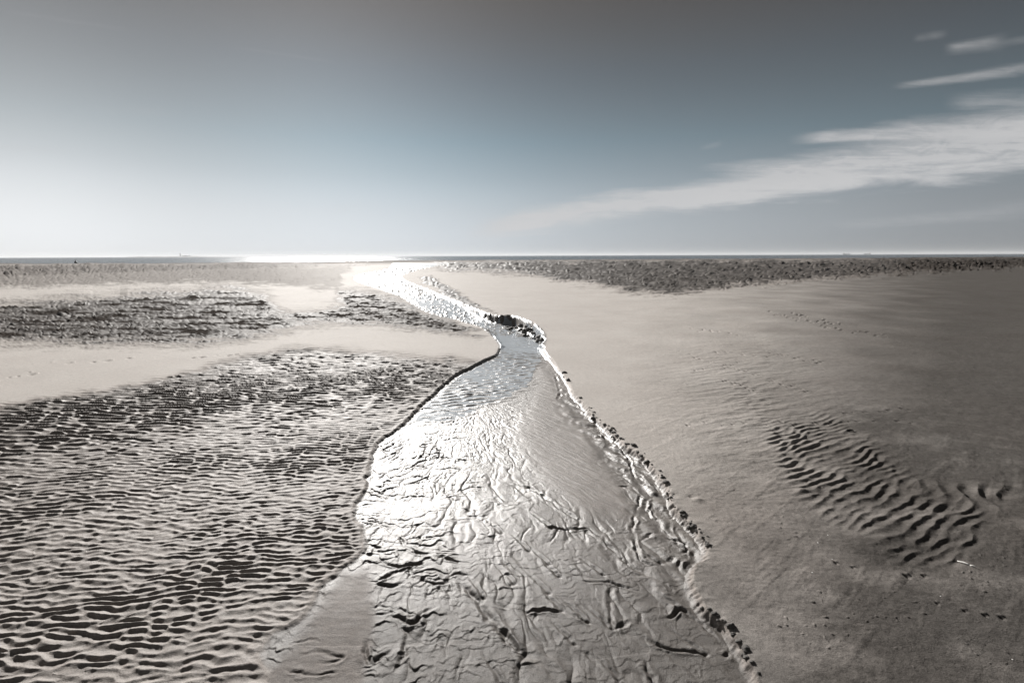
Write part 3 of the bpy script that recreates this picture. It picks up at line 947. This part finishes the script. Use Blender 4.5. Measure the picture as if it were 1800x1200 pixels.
# sea sheet
sr = np.geomspace(70, 30000, 160)
sa = np.linspace(-math.pi, math.pi, 361)[:-1]
SA, SR = np.meshgrid(sa, sr)
SX, SY = (SR * np.sin(SA)).ravel(), (SR * np.cos(SA)).ravel()
si = np.arange(len(sr) * len(sa)).reshape(len(sr), len(sa))
sn = np.roll(si, -1, axis=1)
sq = np.stack([si[:-1], sn[:-1], sn[1:], si[1:]], -1).reshape(-1, 4)[:, ::-1].astype(np.int32)
sea = grid_object('sea', np.stack([SX, SY, np.full_like(SX, -0.45)], 1), sq, M_SEA)
for o in (ground, bed, stream, sea):
    o['kind'] = 'structure'
ground['label'] = 'wide grey sand flat with ripple fields and smooth bars'
bed['label'] = 'wet rilled sand bed of the stream winding to the horizon'
stream['label'] = 'shallow glinting stream water in the bend and beyond'
sea['label'] = 'thin band of sea along the horizon'


# ------------------------------------------------------------------ things lying on the flat and standing far off
from mathutils.bvhtree import BVHTree
from mathutils import noise as mnoise


def ground_z(u, v):
    """point of the built terrain under a spot of the terrain map"""
    p = ground_pt(u, v)
    r_, a_ = math.hypot(p[0], p[1]), math.atan2(p[0], p[1])
    i = min(max(int(np.searchsorted(rows, r_)), 1), NR - 1)
    j = min(max(int(np.searchsorted(az, a_)), 1), NC - 1)
    zz = gz.reshape(NR, NC)
    return Vector((p[0], p[1], float(max(zz[i, j], zz[i - 1, j - 1]) + zz[i, j]) / 2))


def tag(o, label=None, cat=None, group=None, kind=None):
    for k, val in (('label', label), ('category', cat), ('group', group), ('kind', kind)):
        if val:
            o[k] = val
    return o


def obj(name, bm, mat, parent=None, smooth=True):
    me = bpy.data.meshes.new(name)
    bm.normal_update()
    bm.to_mesh(me)
    bm.free()
    for p in me.polygons:
        p.use_smooth = smooth
    me.materials.append(mat)
    o = bpy.data.objects.new(name, me)
    COL.objects.link(o)
    o.parent = parent
    return o


def empty(name, loc, rz=0.0):
    o = bpy.data.objects.new(name, None)
    COL.objects.link(o)
    o.location = loc
    o.rotation_euler = (0, 0, rz)
    return o


def add_box(bm, lo, hi):
    M = Matrix.Translation([(a + b) / 2 for a, b in zip(lo, hi)]) @ Matrix.Diagonal([b - a for a, b in zip(lo, hi)] + [1])
    bmesh.ops.create_cube(bm, size=1.0, matrix=M)


def add_tube(bm, pts, rad, seg=8):
    rings = []
    for i, p in enumerate(pts):
        p = Vector(p)
        a, b = Vector(pts[max(i - 1, 0)]), Vector(pts[min(i + 1, len(pts) - 1)])
        t = (b - a).normalized()
        s1 = t.orthogonal().normalized()
        s2 = t.cross(s1)
        rings.append([bm.verts.new(p + rad[i] * (math.cos(k * 2 * math.pi / seg) * s1 + math.sin(k * 2 * math.pi / seg) * s2)) for k in range(seg)])
    for a, b in zip(rings, rings[1:]):
        for k in range(seg):
            bm.faces.new((a[k], a[(k + 1) % seg], b[(k + 1) % seg], b[k]))
    bm.faces.new(rings[0][::-1])
    bm.faces.new(rings[-1])


M_CLOD = simple_mat("clod_sand", (0.15, 0.138, 0.126), 0.7, 0.3, 9.0, 0.05)
M_WOOD = simple_mat("bleached_wood", (0.78, 0.76, 0.72), 0.6, 0.15, 30.0, 0.002)
M_DARKWOOD = simple_mat("dark_wood", (0.07, 0.06, 0.055), 0.6, 0.3, 40.0, 0.002)
M_SHELL = simple_mat("shell", (0.80, 0.78, 0.75), 0.4, 0.1, 60.0)
M_LAND = simple_mat("far_land", (0.10, 0.11, 0.11), 0.9, 0.3, 0.01)
M_HULL = simple_mat("ship_paint", (0.12, 0.13, 0.15), 0.6, 0.2, 0.05)
M_UPPER = simple_mat("ship_upper_paint", (0.32, 0.33, 0.34), 0.6, 0.15, 0.05)
M_BUOY = simple_mat("buoy_paint", (0.05, 0.05, 0.055), 0.5, 0.2, 3.0)

# crumbled clods along the bank of the stream
rnd = random.Random(11)


def clod_mesh(seed):
    bm = bmesh.new()
    bmesh.ops.create_icosphere(bm, subdivisions=3, radius=1.0)
    off = Vector((seed * 7.1, seed * 3.3, seed * 1.7))
    for vt in bm.verts:
        d = vt.co.normalized()
        k = 1 + .34 * mnoise.noise(d * 1.5 + off) + .20 * mnoise.noise(d * 3.7 + off) + .07 * mnoise.noise(d * 9 + off)
        vt.co = d * k
        vt.co.z *= .8
        if vt.co.z < -.45:
            vt.co.z = -.45
    return bm


clod_src = [obj('sand_clod', clod_mesh(k), M_CLOD) for k in range(6)]
used_src = set()


def put_clod(p, size, label, group):
    k = rnd.randrange(6)
    if k in used_src:
        o = clod_src[k].copy()
        COL.objects.link(o)
    else:
        o = clod_src[k]
        used_src.add(k)
    o.location = p
    o.scale = (size * rnd.uniform(.8, 1.35), size * rnd.uniform(.7, 1.2), size * rnd.uniform(.7, 1.1))
    o.rotation_euler = (rnd.uniform(-.3, .3), rnd.uniform(-.3, .3), rnd.uniform(0, 6.28))
    tag(o, label, 'sand clod', group)


LIP = catmull(np.array([(e[0], e[1], 0) for e in RIGHT_EDGE], float), 2.0)
dens = [(640, 700, .30), (700, 730, .45), (730, 830, .75), (830, 960, .85), (1060, 1100, .25), (1080, 1160, .80), (1160, 1215, .55)]
acc = 0.0
for cu, cv, _ in LIP:
    dd = max([d for a, b, d in dens if a <= cv <= b] or [0])
    acc += dd / 2.2
    if acc >= 1:
        acc -= rnd.choice([.35, .5, .6, .8, 2.4])
        du_, dv_ = rnd.uniform(-4, 5), rnd.uniform(-4, 3)
        p = ground_z(cu + du_, cv + dv_)
        rng_ = math.hypot(p.x, p.y)
        p.z = max(p.z, -.02)
        px = rnd.choice([1.2, 1.5, 1.8, 2.2, 2.6, 3.2, 4.4]) * (1 if cv < 1000 else 1.35)
        put_clod(p, px / 900 * math.hypot(rng_, 1.75), 'dark lump of crumbled sand on the lip of the right stream bank', 'sand clods along the right stream bank')
for k in range(34):
    t = rnd.uniform(0, 1)
    cu, cv = 884 + 78 * t, 556 + 36 * t * t + 2 * rnd.random()
    p = ground_pt(cu + rnd.uniform(-5, 3), cv + rnd.uniform(2, 14) * (1 - .4 * t))
    z_ = ground_z(cu, cv + 8).z
    put_clod(Vector((p[0], p[1], rnd.uniform(-.22, -.05))), rnd.uniform(.035, .085), 'sand lump slumped from the tall dark bank at the stream bend', 'sand clods under the bank at the bend')
for k in range(6):
    if k not in used_src:
        bpy.data.objects.remove(clod_src[k])

# bleached forked twig on the right
a, b = ground_z(1683, 983), ground_z(1719, 999)
ax_ = (b - a)
twig = bmesh.new()
up = Vector((0, 0, 1))
sidev = ax_.cross(up).normalized()
L_ = ax_.length


def tp(t, s_, h_):
    return a + ax_ * t + sidev * (s_ * L_) + up * (h_ * L_)


add_tube(twig, [tp(0, 0, .05), tp(.12, .01, .06), tp(.3, 0, .075), tp(.5, -.01, .07), tp(.62, 0, .06)], [.0015, .0032, .0058, .005, .004])
add_tube(twig, [tp(.6, 0, .06), tp(.75, -.035, .075), tp(.98, -.06, .10)], [.0038, .003, .0012])
add_tube(twig, [tp(.58, 0, .06), tp(.68, .03, .04), tp(.80, .05, .02)], [.0034, .0022, .001])
add_tube(twig, [tp(.10, 0, .06), tp(.2, -.05, .07), tp(.34, -.09, .06)], [.002, .0018, .001])
tag(obj('twig', twig, M_WOOD), 'bleached white forked twig lying on bare sand below the ripple patch', 'twig')

# dark chip of driftwood
c = ground_z(1493, 758)
chip = bmesh.new()
add_tube(chip, [c + Vector((-.042, 0, .004)), c + Vector((-.02, .004, .010)), c + Vector((.01, .002, .011)), c + Vector((.04, -.004, .005))], [.004, .010, .011, .004], 7)
tag(obj('driftwood_chip', chip, M_DARKWOOD), 'small dark chip of driftwood on smooth sand above the ripple patch', 'driftwood')

# shells
sh = bmesh.new()
N1, N2 = 14, 6
top = sh.verts.new((0, 0, .25))
prev = None
for i in range(1, N2 + 1):
    ring = []
    q = i / N2
    for k in range(N1):
        th_ = 2 * math.pi * k / N1
        rr_ = q * (1 + .06 * math.cos(7 * th_)) * (1 + .18 * math.cos(th_))
        ring.append(sh.verts.new((rr_ * math.cos(th_), .82 * rr_ * math.sin(th_), .42 * (1 - q ** 2.2) + .02 * math.cos(7 * th_) * q)))
    for k in range(N1):
        if prev is None:
            sh.faces.new((top, ring[k], ring[(k + 1) % N1]))
        else:
            sh.faces.new((prev[k], ring[k], ring[(k + 1) % N1], prev[(k + 1) % N1]))
    prev = ring
top.co.z = .43
shell0 = obj('shell', sh, M_SHELL)
for k, (su, sv) in enumerate([(1240, 825), (1455, 941), (1438, 954), (1428, 1007), (1463, 983), (1781, 1157), (1654, 1047), (1085, 905)]):
    o = shell0 if k == 0 else shell0.copy()
    if k:
        COL.objects.link(o)
    o.location = ground_z(su, sv) - Vector((0, 0, .001))
    o.scale = [rnd.uniform(.0045, .0065)] * 3
    o.rotation_euler = (rnd.uniform(-.2, .2), rnd.uniform(-.2, .2), rnd.uniform(0, 6))
    tag(o, 'tiny white shell fragment lying on the sand', 'shell', 'shell fragments on the sand')


# far things: position on the sea at a given distance
def far_at(u, dist, z=-.45):
    d = pix_dir(u, 450)
    h = math.hypot(d[0], d[1])
    return Vector((d[0] / h * dist, d[1] / h * dist, z)), math.atan2(d[0], d[1])


def make_ship(u, dist, length, label, flip=1):
    p, a_ = far_at(u, dist)
    root = tag(empty('ship', p, -a_ + (0 if flip > 0 else math.pi)), label, 'ship', 'ships on the horizon')
    L2 = length / 2
    bm = bmesh.new()
    prof = [(-L2, 0), (L2 * .88, 0), (L2, 9), (-L2 * 1.02, 8)]
    for yy_ in (-6, 6):
        vs = [bm.verts.new((x_, yy_ * (.35 if x_ > L2 * .8 else 1), z_)) for x_, z_ in prof]
        bm.faces.new(vs if yy_ < 0 else vs[::-1])
    bm.verts.ensure_lookup_table()
    for k in range(4):
        bm.faces.new((bm.verts[k], bm.verts[4 + k], bm.verts[4 + (k + 1) % 4], bm.verts[(k + 1) % 4]))
    obj('hull', bm, M_HULL, root, False)
    bm = bmesh.new()
    add_box(bm, (-L2 * .9, -5, 8.5), (-L2 * .55, 5, 17))
    add_box(bm, (-L2 * .86, -4, 17), (-L2 * .62, 4, 21))
    obj('superstructure', bm, M_UPPER, root, False)
    for t in (-.2, .35):
        bm = bmesh.new()
        add_tube(bm, [(L2 * t, 0, 8), (L2 * t, 0, 27)], [1.3, .9])
        add_tube(bm, [(L2 * t, 0, 12), (L2 * (t + .24), 0, 24)], [.8, .6])
        obj('crane_mast', bm, M_UPPER, root, False)
    return root


make_ship(1488, 7000, 74, 'left one of two hazy cargo ships on the right horizon')
make_ship(1524, 7400, 70, 'right one of two hazy cargo ships on the right horizon', -1)

# low island with a tower, far left
p, a_ = far_at(330, 6500)
il = bmesh.new()
nx_, ny_ = 90, 10
W_, D_ = 560.0, 220.0
vv_ = []
for j in range(ny_ + 1):
    for i in range(nx_ + 1):
        xx_, yy_ = (i / nx_ * 2 - 1), (j / ny_ * 2 - 1)
        e_ = max(0, 1 - abs(xx_) ** 6) * max(0, 1 - yy_ * yy_)
        h_ = 15 * e_ ** .5 * (.75 + .35 * mnoise.noise(Vector((xx_ * 4, yy_, 3)))) * (1 if xx_ < .1 else max(.35, 1 - (xx_ - .1) * 1.3))
        vv_.append(il.verts.new((xx_ * W_, yy_ * D_, h_ - 1.0)))
for j in range(ny_):
    for i in range(nx_):
        k = j * (nx_ + 1) + i
        il.faces.new((vv_[k], vv_[k + 1], vv_[k + nx_ + 2], vv_[k + nx_ + 1]))
isl = obj('island', il, M_LAND)
isl.location, isl.rotation_euler = p + Vector((math.sin(a_), math.cos(a_), 0)) * 250, (0, 0, -a_)
tag(isl, 'low hazy island on the left horizon', None, None, 'structure')
p, a_ = far_at(317, 6300)
root = tag(empty('tower', p + Vector((0, 0, 8)), -a_), 'thin pale tower rising from the hazy island on the left horizon', 'tower')
bm = bmesh.new()
add_tube(bm, [(0, 0, 0), (0, 0, 26)], [5, 3.4], 12)
obj('shaft', bm, M_UPPER, root, False)
bm = bmesh.new()
add_tube(bm, [(0, 0, 26), (0, 0, 27), (0, 0, 31), (0, 0, 34)], [5, 5, 4, .4], 12)
obj('lantern', bm, M_HULL, root, False)
p, a_ = far_at(328, 6300)
root = tag(empty('harbour_building', p + Vector((0, 0, 8)), -a_), 'low block beside the thin tower on the hazy island', 'building')
bm = bmesh.new()
add_box(bm, (-40, -10, 0), (30, 10, 6))
add_box(bm, (-20, -8, 6), (5, 8, 9))
obj('wall', bm, M_UPPER, root, False)
bm = bmesh.new()
add_tube(bm, [(25, 0, 6), (25, 0, 18)], [1.2, .9])
obj('chimney', bm, M_HULL, root, False)

# small dark marker buoy stranded on the far left flat
q = ground_pt(133, 461)
root = tag(empty('buoy', (q[0], q[1], -.35), 0), 'small dark buoy at the water edge near the left horizon', 'buoy')
bm = bmesh.new()
add_tube(bm, [(0, 0, 0), (0, 0, .15), (0, 0, .55), (0, 0, .7)], [.25, .42, .42, .2], 14)
obj('float', bm, M_BUOY, root)
bm = bmesh.new()
add_tube(bm, [(0, 0, .7), (0, 0, 1.15)], [.08, .06])
add_tube(bm, [(0, 0, 1.1), (0, 0, 1.4)], [.2, .03])
obj('topmark', bm, M_BUOY, root)


# ------------------------------------------------------------------ the air over the flats
hz = bmesh.new()
add_box(hz, (-16000, -3000, -3.0), (16000, 16000, 48.0))
mh = bpy.data.materials.new("haze_air")
mh.use_nodes = True
gh = NT(mh.node_tree)
oh = gh.n('ShaderNodeOutputMaterial')
pv = gh.n('ShaderNodeVolumePrincipled')
pv.inputs['Color'].default_value = (0.96, 0.98, 1.0, 1)
pv.inputs['Density'].default_value = 0.00006
pv.inputs['Anisotropy'].default_value = 0.2
gh.link(pv.outputs[0], oh.inputs['Volume'])
haze = obj('haze', hz, mh, None, False)
haze['kind'] = 'stuff'
